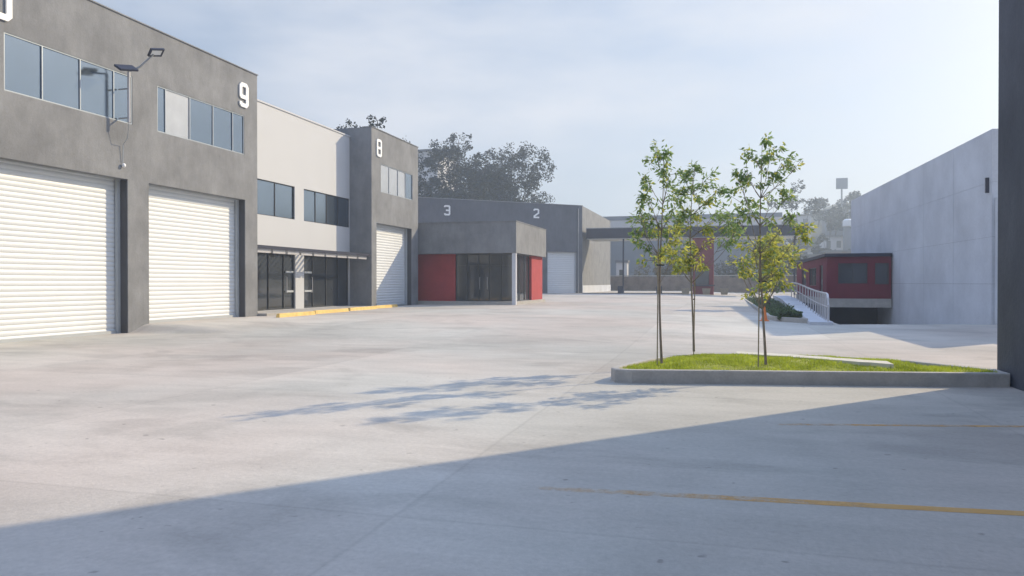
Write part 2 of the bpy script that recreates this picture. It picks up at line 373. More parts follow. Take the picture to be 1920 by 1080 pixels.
def window(parent, tf, a0, a1, z0, z1, d, mull, fm='frame', gm='glass', pale=(), fw=.035):
    """frame with mullions, and one pane per bay"""
    s = MB(); st = [a0] + list(mull) + [a1]
    s.box(a0, a1, d - .03, d + .03, z0, z0 + fw, tf); s.box(a0, a1, d - .03, d + .03, z1 - fw, z1, tf)
    for i, a in enumerate(st):
        q0 = a if i == 0 else (a - fw if i == len(st) - 1 else a - fw / 2)
        s.box(q0, q0 + fw, d - .032, d + .028, z0 + fw, z1 - fw, tf)
    w_ = s.build('window', fm, parent)
    for i in range(len(st) - 1):
        # each pane hangs a hair out of true, as real panes do
        rn = random.Random(i * 7 + int(a0 * 10)); e = rn.uniform(-.006, .006); e2 = rn.uniform(-.004, .004)
        p0, p1 = st[i] + .02, st[i + 1] - .02
        MB().add([tf(p0, d - e - e2, z0 + .03), tf(p1, d + e - e2, z0 + .03), tf(p1, d + e + e2, z1 - .03), tf(p0, d - e + e2, z1 - .03)], [(0, 1, 2, 3)]).build('pane', 'pale_glass' if i in pale else gm, w_, recalc=False)
    return w_
def glazing(parent, tf, a0, a1, z0, z1, d, mull, trans=None, handles=(), name='glazed_front'):
    s = MB(); st = [a0] + list(mull) + [a1]; fw = .06
    s.box(a0, a1, d - .04, d + .03, z0, z0 + fw, tf); s.box(a0, a1, d - .04, d + .03, z1 - fw, z1, tf)
    for i, a in enumerate(st):
        q0 = a if i == 0 else (a - fw if i == len(st) - 1 else a - fw / 2)
        s.box(q0, q0 + fw, d - .042, d + .028, z0 + fw, z1 - fw, tf)
    if trans: s.box(a0 + fw, a1 - fw, d - .036, d + .02, trans, trans + .05, tf)
    g_ = s.build(name, 'dark_frame', parent)
    for i in range(len(st) - 1):
        MB().add([tf(st[i] + .02, d, z0 + .03), tf(st[i + 1] - .02, d, z0 + .03), tf(st[i + 1] - .02, d, z1 - .03), tf(st[i] + .02, d, z1 - .03)], [(0, 1, 2, 3)]).build('pane', 'dark_glass', g_, recalc=False)
    for a in handles:
        hz = z0 + .75
        MB().tube([tf(a, d - .04, hz), tf(a, d - .1, hz), tf(a, d - .1, hz + .75), tf(a, d - .04, hz + .75)], .016, 6).build('door_handle', 'rail_white', g_)
    return g_

W_, H_ = .62, .95
def digit(parent, ch, tf, a, z, m='numwhite', w=.165, W=.56, Hh=.95, d0=-.06, d1=-.012, label=None):
    """a is the left edge as seen from the yard; tf's first axis grows to the viewer's right"""
    h = w / 2; c = .075
    x0, x1, y0, y1 = a + h, a + W - h, z + h, z + Hh - h; ym = z + Hh * .5
    if ch == '8': c = .06
    s = MB(); rb = lambda pts, closed=False: s.ribbon(tf, pts, w, d0, d1, closed)
    if ch == '0': rb([(x0, y0 + c), (x0, y1 - c), (x0 + c, y1), (x1 - c, y1), (x1, y1 - c), (x1, y0 + c), (x1 - c, y0), (x0 + c, y0)], True)
    if ch == '9':
        ym = z + Hh * .42
        rb([(x0 + 0, y0 + .12), (x0, y0 + c * .7), (x0 + c * .7, y0), (x1 - c, y0), (x1, y0 + c), (x1, y1 - c), (x1 - c, y1), (x0 + c, y1), (x0, y1 - c), (x0, ym + c * .6), (x0 + c * .6, ym), (x1 - h - .002, ym)])
    if ch == '8':
        rb([(x0, y0 + c), (x0, y1 - c), (x0 + c, y1), (x1 - c, y1), (x1, y1 - c), (x1, y0 + c), (x1 - c, y0), (x0 + c, y0)], True)
        rb([(x0 + h + .002, ym), (x1 - h - .002, ym)])
    if ch == '1': rb([(x1 - .12, y0 - h), (x1 - .12, y1 + h)]); rb([(x1 - .12 - h - .002, y1 - .10), (x1 - .36, y1 - .10)])
    if ch == '3':
        rb([(x0, y1 - .13), (x0, y1 - c * .7), (x0 + c * .7, y1), (x1 - c, y1), (x1, y1 - c), (x1, y0 + c), (x1 - c, y0), (x0 + c * .7, y0), (x0, y0 + c * .7), (x0, y0 + .13)])
        rb([(x0 + .12, ym), (x1 - h - .002, ym)])
    if ch == '2': rb([(x0, y1 - .15), (x0, y1 - c * .7), (x0 + c * .7, y1), (x1 - c, y1), (x1, y1 - c), (x1, ym + .04), (x0, y0 + .13), (x0, y0), (x1 + h, y0)])
    o = s.build('unit_number', m, parent)
    if label: o['label'] = label
    return o

# ---- unit 9 warehouse: grey plastered front
wh9 = thing('warehouse_building', 'tall grey plastered warehouse at far left with two white roller doors and the number 9', 'warehouse', (-18, 20, 0))
tf = fac(FX_)
D1 = (14.2, 19.45, 0, 4.86); D2 = (20.35, 25.5, .25, 4.86); D0 = (7.6, 12.9, 0, 4.86)
WN1 = (15.24, 19.66, 6.62, 8.15); WN2 = (20.75, 25.45, 6.62, 8.15); WN0 = (8.2, 12.9, 6.62, 8.15)
zc_top = 9.95
MB().wall(tf, 2.0, 26.3, -.4, zc_top, [(D1[0], D1[1], -.4, D1[3]), (D2[0], D2[1], .246, D2[3]), (D0[0], D0[1], -.4, D0[3]), WN1, WN2, WN0], 0, .5).build('wall', 'plaster', wh9)
MB().box(-33, -18.5, 2.0, 2.5, -.4, 9.95).box(-33, -18.5, 25.9, 26.3, -.4, 9.95).box(-33.4, -33, 2, 26.3, -.4, 9.95).build('rear_wall', 'plaster', wh9)
MB().box(-33, -18.5, 2.5, 25.9, 9.2, 9.4).build('roof', 'far_roof', wh9)
MB().box(-18.56, -17.965, 1.98, 26.33, 9.953, 9.99).build('coping', 'plaster', wh9)
for i, (a0, a1, z0, z1) in enumerate((D1, D2, D0)):
    roller_door(wh9, tf, a0, a1, z0, z1, .42)
    MB().box(-18.499, -18.03, a1 - .012, a1 - .004, z0, z1).build('door_jamb', 'reveal', wh9)  # thin dark sheet over the far jamb of each door only
window(wh9, tf, *WN1, .045, (16.40, 17.67, 18.92)); window(wh9, tf, *WN2, .045, (21.15, 22.35, 23.6, 24.75), pale=(1,)); window(wh9, tf, *WN0, .045, (9.4, 10.6, 11.8))
digit(wh9, '9', tf, 25.10, 8.46, w=.155)
digit(wh9, '1', tf, 14.22, 8.43); digit(wh9, '0', tf, 14.84, 8.43, W=.6)

# wall lamps on their mast on the facade
lm = thing('wall_floodlight', 'twin head floodlight on a thin mast on the grey wall between two upper windows', 'floodlight', (-17.9, 19.2, 6.5))
MB().tube([(-17.62, 19.1, 6.55), (-17.62, 19.1, 8.12)], .045, 10).build('mast', 'rail_white', lm)
for z in (6.7, 7.6): MB().tube([(-18.0, 19.1, z), (-17.62, 19.1, z)], .025, 6).build('bracket', 'steel', lm)
MB().tube([(-17.62, 19.1, 6.55), (-17.7, 19.13, 6.1), (-17.93, 19.2, 5.9), (-17.97, 19.22, 5.35)], .012, 5).build('conduit', 'frame', lm)
b = MB(); 
for i in range(9):
    pass
bs = MB(); n_ = 10
for i in range(6):
    for k in range(n_):
        th_ = math.pi * i / 5; ph = 2 * math.pi * k / n_
        bs.v.append((-17.93 + .06 * math.sin(th_) * math.cos(ph), 19.22 + .06 * math.sin(th_) * math.sin(ph), 5.26 + .07 * math.cos(th_)))
for i in range(5):
    for k in range(n_): bs.f.append((i * n_ + k, i * n_ + (k + 1) % n_, (i + 1) * n_ + (k + 1) % n_, (i + 1) * n_ + k))
bs.build('globe', 'numwhite', lm, smooth=True)
MB().tube([(-17.35, 18.8, 8.1), (-17.62, 19.1, 8.12), (-17.4, 19.3, 8.3), (-17.05, 19.5, 8.72)], .03, 6).build('arm', 'steel', lm)
def head(cx, cy, cz, ya, pitch, roll, m, frame=False):
    rot = Matrix.Rotation(ya, 4, 'Z') @ Matrix.Rotation(pitch, 4, 'Y') @ Matrix.Rotation(roll, 4, 'X')
    t_ = lambda x, y, z: tuple(Vector((cx, cy, cz)) + rot @ (Vector((x, y, z)) * .78))
    if frame:
        h_ = MB().box(-.30, .30, -.19, -.13, -.04, .04, t_).box(-.30, .30, .13, .19, -.04, .04, t_).box(-.30, -.24, -.13, .13, -.04, .04, t_).box(.24, .30, -.13, .13, -.04, .04, t_).build('lamp_head', m, lm)
        MB().box(-.24, .24, -.13, .13, -.02, .02, t_).build('lens', 'lens', h_)
    else:
        h_ = MB().box(-.40, .40, -.2, .2, -.045, .045, t_).build('lamp_head', m, lm, bevel=.02)
        MB().box(-.3, .3, -.15, .15, -.06, -.046, t_).build('lens', 'rail', h_)
head(-17.32, 18.68, 8.10, R(80), R(-12), R(34), 'dark_steel')
head(-17.0, 19.55, 8.80, R(75), R(-14), R(-38), 'dark_steel', True)

# ---- unit 8 warehouse: set-back white office wing + grey tower front
wh8 = thing('warehouse_building', 'warehouse with set back white office wing and grey tower front carrying the number 8', 'warehouse', (-19, 36, 0))
tw = fac(-19.3)
G1 = (28.1, 31.2, .37, 2.95); G2 = (31.95, 36.5, .37, 2.95); U1 = (28.1, 31.15, 4.57, 6.12); U2 = (31.95, 36.55, 4.57, 6.12)
MB().wall(tw, 26.32, 36.56, -.2, 9.46, [(G1[0], G1[1], .37, G1[3]), (G2[0], G2[1], .37, G2[3]), U1, U2], 0, .3).build('white_wall', 'white_wall', wh8)
MB().box(-19.65, -19.26, 26.32, 36.56, 9.463, 9.53).build('coping', 'white_wall', wh8)
MB().box(-33, -19.6, 26.4, 36.5, 9.0, 9.2).build('roof', 'far_roof', wh8)
window(wh8, tw, *U1, .08, (29.6,), fm='dark_frame', gm='glass'); window(wh8, tw, *U2, .08, (33.1, 34.2, 35.35), fm='dark_frame', gm='glass')
glazing(wh8, tw, *G1, .12, (29.15, 30.35), None, (30.5,)); glazing(wh8, tw, *G2, .12, (32.9, 34.2, 35.4), None, (32.75,))
for a0, a1 in ((30.45, 31.08), (32.06, 32.72)):
    for z in (1.15, 2.05): MB().box(a0, a1, .03, .075, z, z + .09, tw).build('push_bar', 'rail', wh8)
# slatted canopy over the shop fronts
cn = MB().box(-19.29, -18.12, 26.35, 26.43, 3.02, 3.12).box(-18.12, -18.04, 26.35, 36.5, 3.0, 3.14).box(-19.29, -19.23, 26.43, 36.5, 3.0, 3.14).build('canopy', 'dark_steel', wh8)
sl = MB()
for k in range(28): sl.box(-19.23, -18.12, 26.6 + k * .36, 26.66 + k * .36, 3.02, 3.11)
sl.build('slat', 'steel', cn)
for k in range(9): MB().box(-18.22, -18.13, 26.5 + k * 1.1, 27.42 + k * 1.1, 2.84, 2.995).build('soffit_light_band', 'rail_white', cn)
# tower
tt = fac(FX_)
D8 = (37.15, 41.95, .25, 4.86); W8 = (37.7, 42.1, 6.6, 8.15)
MB().wall(tt, 36.56, 42.95, -.2, 9.95, [(D8[0], D8[1], .25, D8[3]), W8], 0, .5).build('tower_wall', 'plaster', wh8)
MB().box(-33, -18.5, 36.56, 37.0, -.2, 9.95).box(-33, -18.5, 42.5, 42.95, -.2, 9.95).build('side_wall', 'plaster', wh8)
MB().box(-18.55, -17.965, 36.53, 42.98, 9.953, 9.99).build('coping', 'plaster', wh8)
MB().box(-33, -18.5, 37.0, 42.5, 9.2, 9.4).build('roof', 'far_roof', wh8)
roller_door(wh8, tt, *D8, .42)
MB().box(-18.499, -18.03, 41.938, 41.946, .25, 4.86).build('door_jamb', 'reveal', wh8)
window(wh8, tt, *W8, .045, (38.8, 40.0, 41.1), pale=(0, 1, 2))
digit(wh8, '8', tt, 37.12, 8.48, W=.60, w=.135)
# raised walk in front of the glazing
o = MB().box(-19.28, -17.6, 26.34, 36.54, .05, .355).build('sidewalk', 'kerb'); tag(o, kind='structure')
# yellow kerbs
for i, (y0, y1, x, lb) in enumerate(((25.4, 28.1, -16.5, 'yellow painted kerb block nearest the grey pillar of the number 9 warehouse'), (28.6, 31.6, -16.8, 'yellow painted kerb block in the middle of the row before the white wing'), (32.2, 35.0, -17.05, 'yellow painted kerb block third along the row before the white wing'), (35.4, 38.2, -17.3, 'yellow painted kerb block farthest along the row, beside the number 8 tower'))):
    b = MB(); z = gz(x, (y0 + y1) / 2)
    b.add([(x - .09, y0, z - .02), (x + .09, y0, z - .02), (x + .06, y0 + .04, z + .15), (x - .06, y0 + .04, z + .15), (x - .09, y1, z - .02), (x + .09, y1, z - .02), (x + .06, y1 - .04, z + .15), (x - .06, y1 - .04, z + .15)],
          [(0, 1, 2, 3), (7, 6, 5, 4), (0, 4, 5, 1), (1, 5, 6, 2), (2, 6, 7, 3), (3, 7, 4, 0)])
    tag(b.build('kerb_block', 'yellow', bevel=.015), lb, 'kerb', 'yellow kerb blocks')

# ---- entrance lobby
lb = thing('entrance_lobby', 'low lobby with deep grey fascia, red walls, dark glazing and a corner column', 'lobby', (-15, 47, .4))
FXc, FYc = -11.85, 43.45
MB().prism([(-25, 43.45), (FXc, 43.45), (FXc, 51.5), (-25, 51.5)], 3.40, 5.30).build('fascia', 'plaster', lb)
MB().prism([(-25.02, 43.42), (FXc + .03, 43.42), (FXc + .03, 51.53), (-25.02, 51.53)], 5.302, 5.35).build('coping', 'plaster', lb)
MB().box(-25, -11.9, 43.5, 51.45, .1, .44).build('plinth', 'kerb', lb)
fy = lambda y: (lambda a, d, z: (a, y + d, z))
MB().box(-24.8, -16.05, 44.3, 44.6, .44, 3.398).build('red_wall', 'red', lb)
glazing(lb, fy(44.45), -16.05, -12.3, .44, 3.396, 0, (-15.3, -14.55, -13.85, -13.1), 2.65, (-14.45, -13.95))
fxs = lambda x: (lambda a, d, z: (x - d, a, z))
glazing(lb, fxs(-12.3), 44.52, 48.3, .44, 3.396, 0, (45.8, 47.1), None)
MB().box(-24.8, -12.1, 48.3, 51.4, .44, 3.396).build('red_wall', 'red', lb)
MB().box(-12.12, -11.88, 43.48, 43.72, .1, 3.398).build('column', 'concrete', lb)

# ---- far warehouse with units 3 and 2, oblique front
A = Vector((-28.38, 67.87)); d_ = Vector((.75364, .65728)); n_in = Vector((-.65728, .75364))
def ob(a, d, z):
    p = A + d_ * a + n_in * d; return (p.x, p.y, z)
wf = thing('warehouse_building', 'warehouse with shaded dark front beyond the lobby carrying the numbers 3 and 2', 'warehouse', (-20, 78, .3))
DF = (14.25, 17.9, .25, 4.9)
MB().wall(ob, -14, 18.55, -.3, 9.93, [(DF[0], DF[1], .25, DF[3])], 0, .4).build('front_wall', 'shaded_plaster', wf)
roller_door(wf, ob, *DF, .3, pitch=.2)
P0 = ob(18.55, 0, 0); P1 = ob(18.55, .4, 0)
MB().prism([(P0[0] + .001, P0[1] + .001), (-14.3, 100.9), (-14.7, 100.9), (P1[0], P1[1])], -.3, 9.93).build('side_wall', 'plaster', wf)
MB().prism([(P0[0] + .05, P0[1] + .02), (-14.25, 100.9), (-14.33, 100.9), (P0[0] - .03, P0[1] + .02)], .2, 1.3).build('plinth', 'concrete', wf)
MB().prism([ob(-13.9, .42, 0)[:2], ob(18.2, .42, 0)[:2], (-14.72, 100.8), (-45, 100.8)], 9.1, 9.3).build('roof', 'far_roof', wf)
MB().box(-14, 18.6, -.04, .42, 9.932, 9.98, ob).build('coping', 'steel', wf)
digit(wf, '3', ob, 2.62, 8.28, w=.16, W=.66, Hh=1.02, m='numwhite'); digit(wf, '2', ob, 12.6, 8.38, w=.16, W=.66, Hh=1.0, m='numwhite')
MB().tube([ob(18.0, -.08, .3), ob(18.0, -.08, 9.6)], .06, 8).build('downpipe', 'steel', wf)

# ---- gate canopy, booth, sliding gate
gc = thing('gate_canopy', 'long dark flat canopy beam spanning the entrance gate', 'canopy', (-3, 82, .4))
MB().box(-13.95, 8.5, 80, 85, 6.36, 7.42).build('beam', 'dark_steel', gc)
MB().box(-13.98, 8.53, 79.97, 85.03, 7.422, 7.5).build('coping', 'steel', gc)
MB().box(-13.9, 8.45, 80.05, 84.95, 6.30, 6.357).build('soffit', 'rail', gc)
for x in (-9.99, 7.24): MB().tube([(x, 80.3, gz(x, 80) - .1), (x, 80.3, 6.31)], .09, 10).build('post', 'dark_steel', gc)
bo = thing('guard_booth', 'tall dark red guard booth under the gate canopy with a dark window', 'booth', (-1.7, 81.5, .45))
fb = fy(80.2)
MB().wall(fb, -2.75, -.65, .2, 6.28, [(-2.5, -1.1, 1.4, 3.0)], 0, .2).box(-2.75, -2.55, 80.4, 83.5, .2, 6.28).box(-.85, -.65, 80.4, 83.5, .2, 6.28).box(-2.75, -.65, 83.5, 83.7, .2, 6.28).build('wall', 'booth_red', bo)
window(bo, fb, -2.5, -1.1, 1.4, 3.0, .1, (-1.8,), fm='dark_frame', gm='dark_glass')
MB().box(-2.9, -.5, 80.02, 80.19, 1.25, 1.38).build('counter', 'dark_steel', bo)
sg = thing('sliding_gate_track', 'low dark gate track lying across the entrance roadway', 'gate track', (-8, 77.5, .45))
MB().box(-13.9, -3.6, 77.4, 77.55, .40, .54).build('rail', 'dark_steel', sg)
for x, lbl in ((-9.86, 'left'), (-5.96, 'right')):
    gp = thing('gate_motor_post', 'short black gate post on the track, %s' % ('nearer the warehouse' if lbl == 'left' else 'nearer the red booth'), 'gate post', (x, 77.0, .42), 'short gate posts')
    MB().box(x - .28, x + .28, 76.9, 77.3, .40, 1.25).build('housing', 'dark_steel', gp, bevel=.03)
    MB().box(x - .40, x + .40, 76.8, 77.38, .38, .47).build('base', 'reveal', gp)
for x, lbl in ((-3.3, 'tan square planter pot left of the red booth'), (-1.3, 'tan square planter pot in front of the red booth'), (.4, 'tan square planter pot right of the red booth')):
    pp = thing('planter_pot', lbl, 'planter', (x, 76, .42), 'pots at the gate')
    b = MB(); z = .42
    b.add([(x - .3, 75.7, z), (x + .3, 75.7, z), (x + .3, 76.3, z), (x - .3, 76.3, z), (x - .4, 75.6, z + .62), (x + .4, 75.6, z + .62), (x + .4, 76.4, z + .62), (x - .4, 76.4, z + .62)], [(3, 2, 1, 0), (0, 1, 5, 4), (1, 2, 6, 5), (2, 3, 7, 6), (3, 0, 4, 7), (4, 5, 6, 7)])
    b.build('pot', 'pot', pp)

# ---- tall building at the photographer's right: only its corner shows
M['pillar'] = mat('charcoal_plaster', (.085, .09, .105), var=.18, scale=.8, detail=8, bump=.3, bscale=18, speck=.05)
hb = thing('corner_building', 'dark plastered building corner filling the right edge of the view', 'building', (4.3, 13.7, 0))
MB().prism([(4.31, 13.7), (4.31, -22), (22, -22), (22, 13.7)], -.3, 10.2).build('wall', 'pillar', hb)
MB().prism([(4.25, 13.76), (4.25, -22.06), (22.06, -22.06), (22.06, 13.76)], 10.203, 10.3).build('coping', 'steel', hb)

# ---- board marked concrete wall along the right
Wa = Vector((11.0, 33.15)); Wb = Vector((9.26, 59.57)); Wa = Vector((10.24, 33.2))
wdir = (Wb - Wa).normalized(); wn_ = Vector((wdir.y, -wdir.x)); wl = (Wb - Wa).length
def wt(a, d, z):
    p = Wa + wdir * a + wn_ * d; return (p.x, p.y, z)
cw = thing('concrete_wall', 'tall pale cast concrete wall with panel joints along the right side', 'wall', (10, 45, 0))
# panels with open joints between them: joint heights as in the photograph
b = MB(); rows = [-1.6, 1.55, 3.4, 5.55, 7.62]; cols = frange(0, wl, 4.4) + [wl]
for i in range(len(cols) - 1):
    for j in range(len(rows) - 1):
        b.box(cols[i] + .010, cols[i + 1] - .010, 0, .3, rows[j] + .004, rows[j + 1] - .004, wt)
b.build('panel', 'concrete', cw)
MB().box(.04, wl - .04, .02, .28, -1.6, 7.60, wt).build('core', 'reveal', cw)
# lower stretch running on towards the corner building
MB().box(-19.3, -6.6, .1, .35, -.3, 3.2, wt).box(-6.59, -.01, .1, .35, -.3, 4.9, wt).build('low_wall', 'concrete', cw)
lt = MB().box(.28, .38, -.12, 0, 5.15, 5.75, wt).build('wall_lamp', 'dark_steel', cw)

# ---- red pavilion over the sunken passage
rp = thing('red_pavilion', 'small dark red flat roofed building raised over a dark sunken opening beside the concrete wall', 'pavilion', (8, 50, .6))
f5 = fy(47.9)
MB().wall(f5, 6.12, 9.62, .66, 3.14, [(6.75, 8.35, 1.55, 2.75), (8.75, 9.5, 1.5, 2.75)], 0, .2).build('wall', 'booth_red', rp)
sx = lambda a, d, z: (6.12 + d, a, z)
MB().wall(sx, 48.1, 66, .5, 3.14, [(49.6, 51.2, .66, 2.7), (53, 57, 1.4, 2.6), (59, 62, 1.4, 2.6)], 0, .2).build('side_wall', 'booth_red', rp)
MB().box(6.0, 9.64, 47.75, 66.2, 3.145, 3.33).build('roof', 'dark_steel', rp)
MB().box(6.05, 9.63, 47.85, 66.1, .14, .655).build('floor_slab', 'kerb', rp)
window(rp, f5, 6.75, 8.35, 1.55, 2.75, .08, (7.55,), fm='dark_frame', gm='dark_glass', fw=.06)
window(rp, f5, 8.75, 9.5, 1.5, 2.75, .08, (), fm='dark_frame', gm='dark_glass', fw=.06)
window(rp, sx, 53, 57, 1.4, 2.6, .08, (54.3, 55.6), fm='dark_frame', gm='dark_glass'); window(rp, sx, 59, 62, 1.4, 2.6, .08, (60.5,), fm='dark_frame', gm='dark_glass')
dr = MB().box(6.2, 6.26, 49.6, 51.2, .66, 2.7).build('door', 'dark_frame', rp)
MB().tube([(6.15, 49.8, 1.5), (6.10, 49.8, 1.5), (6.10, 49.8, 1.8), (6.15, 49.8, 1.8)], .02, 6).build('handle', 'rail_white', dr)
MB().box(6.3, 9.9, 51.5, 51.7, -1.6, .139).box(6.1, 6.3, 48.2, 65.2, -1.6, .139).build('basement_shade_wall', 'reveal', rp)  # near-black walls closing the void: its darkness is put into their colour

# raised walkway with handrail
def path_l(y): return 3.35 + (y - 33) * .028
def path_r(y): return 3.95 + (y - 30.5) * .038 if y > 30.5 else 3.95
def pz(y): return .12 + .42 * ss(31, 56, y)
b = MB(); yy = frange(30.2, 66, 1.2) + [66]
for y in yy: b.v += [(path_l(y), y, pz(y)), (path_r(y) + .15, y, pz(y)), (path_l(y), y, -1.6), (path_r(y) + .15, y, -1.6)]
for i in range(len(yy) - 1):
    q = 4 * i; b.f += [(q, q + 1, q + 5, q + 4), (q + 1, q + 3, q + 7, q + 5), (q + 2, q, q + 4, q + 6)]
b.f += [(0, 2, 3, 1), (4 * (len(yy) - 1), 4 * (len(yy) - 1) + 1, 4 * (len(yy) - 1) + 3, 4 * (len(yy) - 1) + 2)]
o = b.build('walkway', 'concrete'); tag(o, kind='structure')
hr = thing('handrail', 'pale steel handrail with closely set posts along the walkway to the red pavilion', 'handrail', (4.2, 30.7, .1))
top = [(path_r(y) + .02, y, pz(y) + 1.05) for y in frange(31.4, 58.5, 1.5)]
near = [(path_r(30.5) + .02, 30.6, .13), (path_r(30.5) + .02, 30.6, .75), (path_r(30.6) + .02, 30.75, 1.0), (path_r(31) + .02, 31.05, pz(31) + 1.03)]
MB().tube(near + top, .045, 8).build('top_rail', 'rail_white', hr)
MB().tube([(path_r(y) + .02, y, pz(y) + .55) for y in frange(30.7, 58.5, 1.5)], .028, 6).build('mid_rail', 'rail_white', hr)
y = 31.6; step = .75
while y < 58:
    MB().tube([(path_r(y) + .02, y, pz(y)), (path_r(y) + .02, y, pz(y) + 1.03)], .032, 6).build('baluster', 'rail_white', hr); y += step; step *= 1.13
# kerbed planter left of the walkway
def pl_l(y): return 2.0 + .02 * (y - 34)
ol = [(2.0, 70), (2.0, 36), (1.95, 34), (2.1, 32.9), (2.5, 32.0), (3.0, 31.5), (3.33, 31.3), (3.34, 33)] + [(path_l(y) - .01, y) for y in (36, 45, 55, 65, 70)]
def ring(name, outer, wd, z0, z1, m, closed=True, bev=.02):
    P = [Vector(p) for p in outer]; n = len(P); inn = []
    for i in range(n):
        a_ = (P[i] - P[i - 1]).normalized(); b_ = (P[(i + 1) % n] - P[i]).normalized()
        n1 = Vector((-a_.y, a_.x)); n2 = Vector((-b_.y, b_.x)); m_ = (n1 + n2).normalized(); inn.append(P[i] + m_ * wd / max(.4, m_.dot(n1)))
    b = MB()
    for i in range(n):
        for p in (P[i], inn[i]): b.v += [(p.x, p.y, z0), (p.x, p.y, z1)]
    for i in range(n):
        j = (i + 1) % n; q, r = 4 * i, 4 * j
        b.f += [(q, r, r + 1, q + 1), (q + 1, r + 1, r + 3, q + 3), (q + 3, r + 3, r + 2, q + 2)]
    return b.build(name, m, bevel=bev), inn
area = sum(ol[i][0] * ol[(i + 1) % len(ol)][1] - ol[(i + 1) % len(ol)][0] * ol[i][1] for i in range(len(ol)))
if area < 0: ol = ol[::-1]
o, inn2 = ring('planter_kerb', ol, .15, -.1, .2, 'kerb'); tag(o, kind='structure')
# hedge-like ground cover in it
rnd = random.Random(5)
b = MB()
for i in range(9000):
    y = 32.2 + 36 * rnd.random() ** 1.6; xl, xr = 2.12, path_l(y) - .12
    if y < 34: xl = 2.3
    x = rnd.uniform(xl, xr); z = rnd.uniform(.1, .2 + .28 * (.5 + mnoise.noise((x, y * .6, 0))))
    s_ = rnd.uniform(.04, .09); a1 = Vector((rnd.gauss(0, 1), rnd.gauss(0, 1), rnd.gauss(0, .6))).normalized(); a2 = a1.orthogonal().normalized()
    c_ = Vector((x, y, z)); b.add([c_ - a1 * s_, c_ + a2 * s_ * .5, c_ + a1 * s_, c_ - a2 * s_ * .5], [(0, 1, 2, 3)])
tag(b.build('ground_cover', 'leaf_hedge', recalc=False), 'low green ground cover filling the long planter', 'ground cover', kind='stuff')
b = MB(); b.add([(p[0], p[1], .1) for p in ol], [tuple(range(len(ol)))]); tag(b.build('planter_soil', 'soil', recalc=False), kind='structure')

# traffic cone
cz = gz(1.75, 32.2); tc_ = thing('traffic_cone', 'small orange traffic cone beside the planter kerb', 'traffic cone', (1.75, 32.2, cz))
MB().tube([(1.75, 32.2, cz + .03), (1.75, 32.2, cz + .62)], [.13, .025], 14).build('cone', 'orange', tc_, smooth=False)
MB().box(1.57, 1.93, 32.02, 32.38, cz + .001, cz + .03).build('base', 'orange', tc_)

# ------------------------------------------------------------------ grass island
isl = [(4.28, 13.02), (4.28, 13.62), (3.95, 13.95), (3.3, 14.75), (2.2, 15.25), (.7, 15.5), (-.6, 15.05), (-1.25, 13.9), (-1.62, 12.7), (-1.72, 12.2), (-1.62, 11.97), (-1.35, 11.93)]
area = sum(isl[i][0] * isl[(i + 1) % len(isl)][1] - isl[(i + 1) % len(isl)][0] * isl[i][1] for i in range(len(isl)))
if area < 0: isl = isl[::-1]
o, inn = ring('island_kerb', isl, .13, -.05, .215, 'kerb', bev=.025); tag(o, kind='structure')
def inside(x, y, P):
    c_ = False; n = len(P)
    for i in range(n):
        x1, y1 = P[i][0], P[i][1]; x2, y2 = P[i - 1][0], P[i - 1][1]
        if (y1 > y) != (y2 > y) and x < (x2 - x1) * (y - y1) / (y2 - y1) + x1: c_ = not c_
    return c_
def dist_edge(x, y, P):
    p = Vector((x, y)); d = 9
    for i in range(len(P)):
        a_, b_ = Vector(P[i]), Vector(P[i - 1]); t = max(0, min(1, (p - a_).dot(b_ - a_) / (b_ - a_).length_squared)); d = min(d, (p - a_.lerp(b_, t)).length)
    return d
def iz(x, y): 
    return .175 + .08 * ss(0, 1.1, dist_edge(x, y, inn)) + .03 * mnoise.noise((x * 1.3, y * 1.3, 3))
b = MB(); st = .12; nx_ = int(6.4 / st); ny_ = int(4 / st); idx = {}
for i in range(nx_ + 1):
    for j in range(ny_ + 1):
        x, y = -1.9 + i * st, 11.7 + j * st
        if inside(x, y, isl): idx[i, j] = len(b.v); b.v.append((x, y, iz(x, y) if inside(x, y, inn) else .15))
for (i, j) in list(idx):
    q = [(i, j), (i + 1, j), (i + 1, j + 1), (i, j + 1)]
    if all(k in idx for k in q): b.f.append(tuple(idx[k] for k in q))
tag(b.build('island_turf', 'turf', recalc=False, smooth=True), kind='structure')
def strip_y(x): return 14.62 - .42 * (x - .3) + .12 * math.sin(x * 1.7)
rnd = random.Random(11); b = MB()
for i in range(60000):
    x, y = rnd.uniform(-1.8, 4.3), rnd.uniform(11.8, 15.5)
    if not inside(x, y, inn): continue
    if .25 < x < 2.75 and abs(y - strip_y(x)) < .27: continue
    dn = mnoise.noise((x * 2, y * 2, 9))
    if rnd.random() > .75 + dn * .9: continue
    z = iz(x, y) - .01; hh = rnd.uniform(.03, .075) * (1 + .5 * dn); a_ = rnd.uniform(0, 6.28); wd = rnd.uniform(.004, .009)
    lx, ly = rnd.gauss(0, .02), rnd.gauss(0, .02); cx, sx_ = math.cos(a_) * wd, math.sin(a_) * wd
    b.add([(x - cx, y - sx_, z), (x + cx, y + sx_, z), (x + lx, y + ly, z + hh)], [(0, 1, 2)])
tag(b.build('grass', 'grass', recalc=False), 'short bright green grass on the kerbed island', 'grass', kind='stuff')
b = MB(); n = 16
for i in range(n + 1):
    x = .3 + 2.4 * i / n; wv = .23 * (1 + .15 * math.sin(i * 2.1)); y = strip_y(x); z = .285
    b.v += [(x, y - wv, z), (x, y + wv, z), (x, y + wv, z - .12), (x, y - wv, z - .12)]
for i in range(n):
    q = 4 * i
    for k in range(4): b.f.append((q + k, q + (k + 1) % 4, q + 4 + (k + 1) % 4, q + 4 + k))
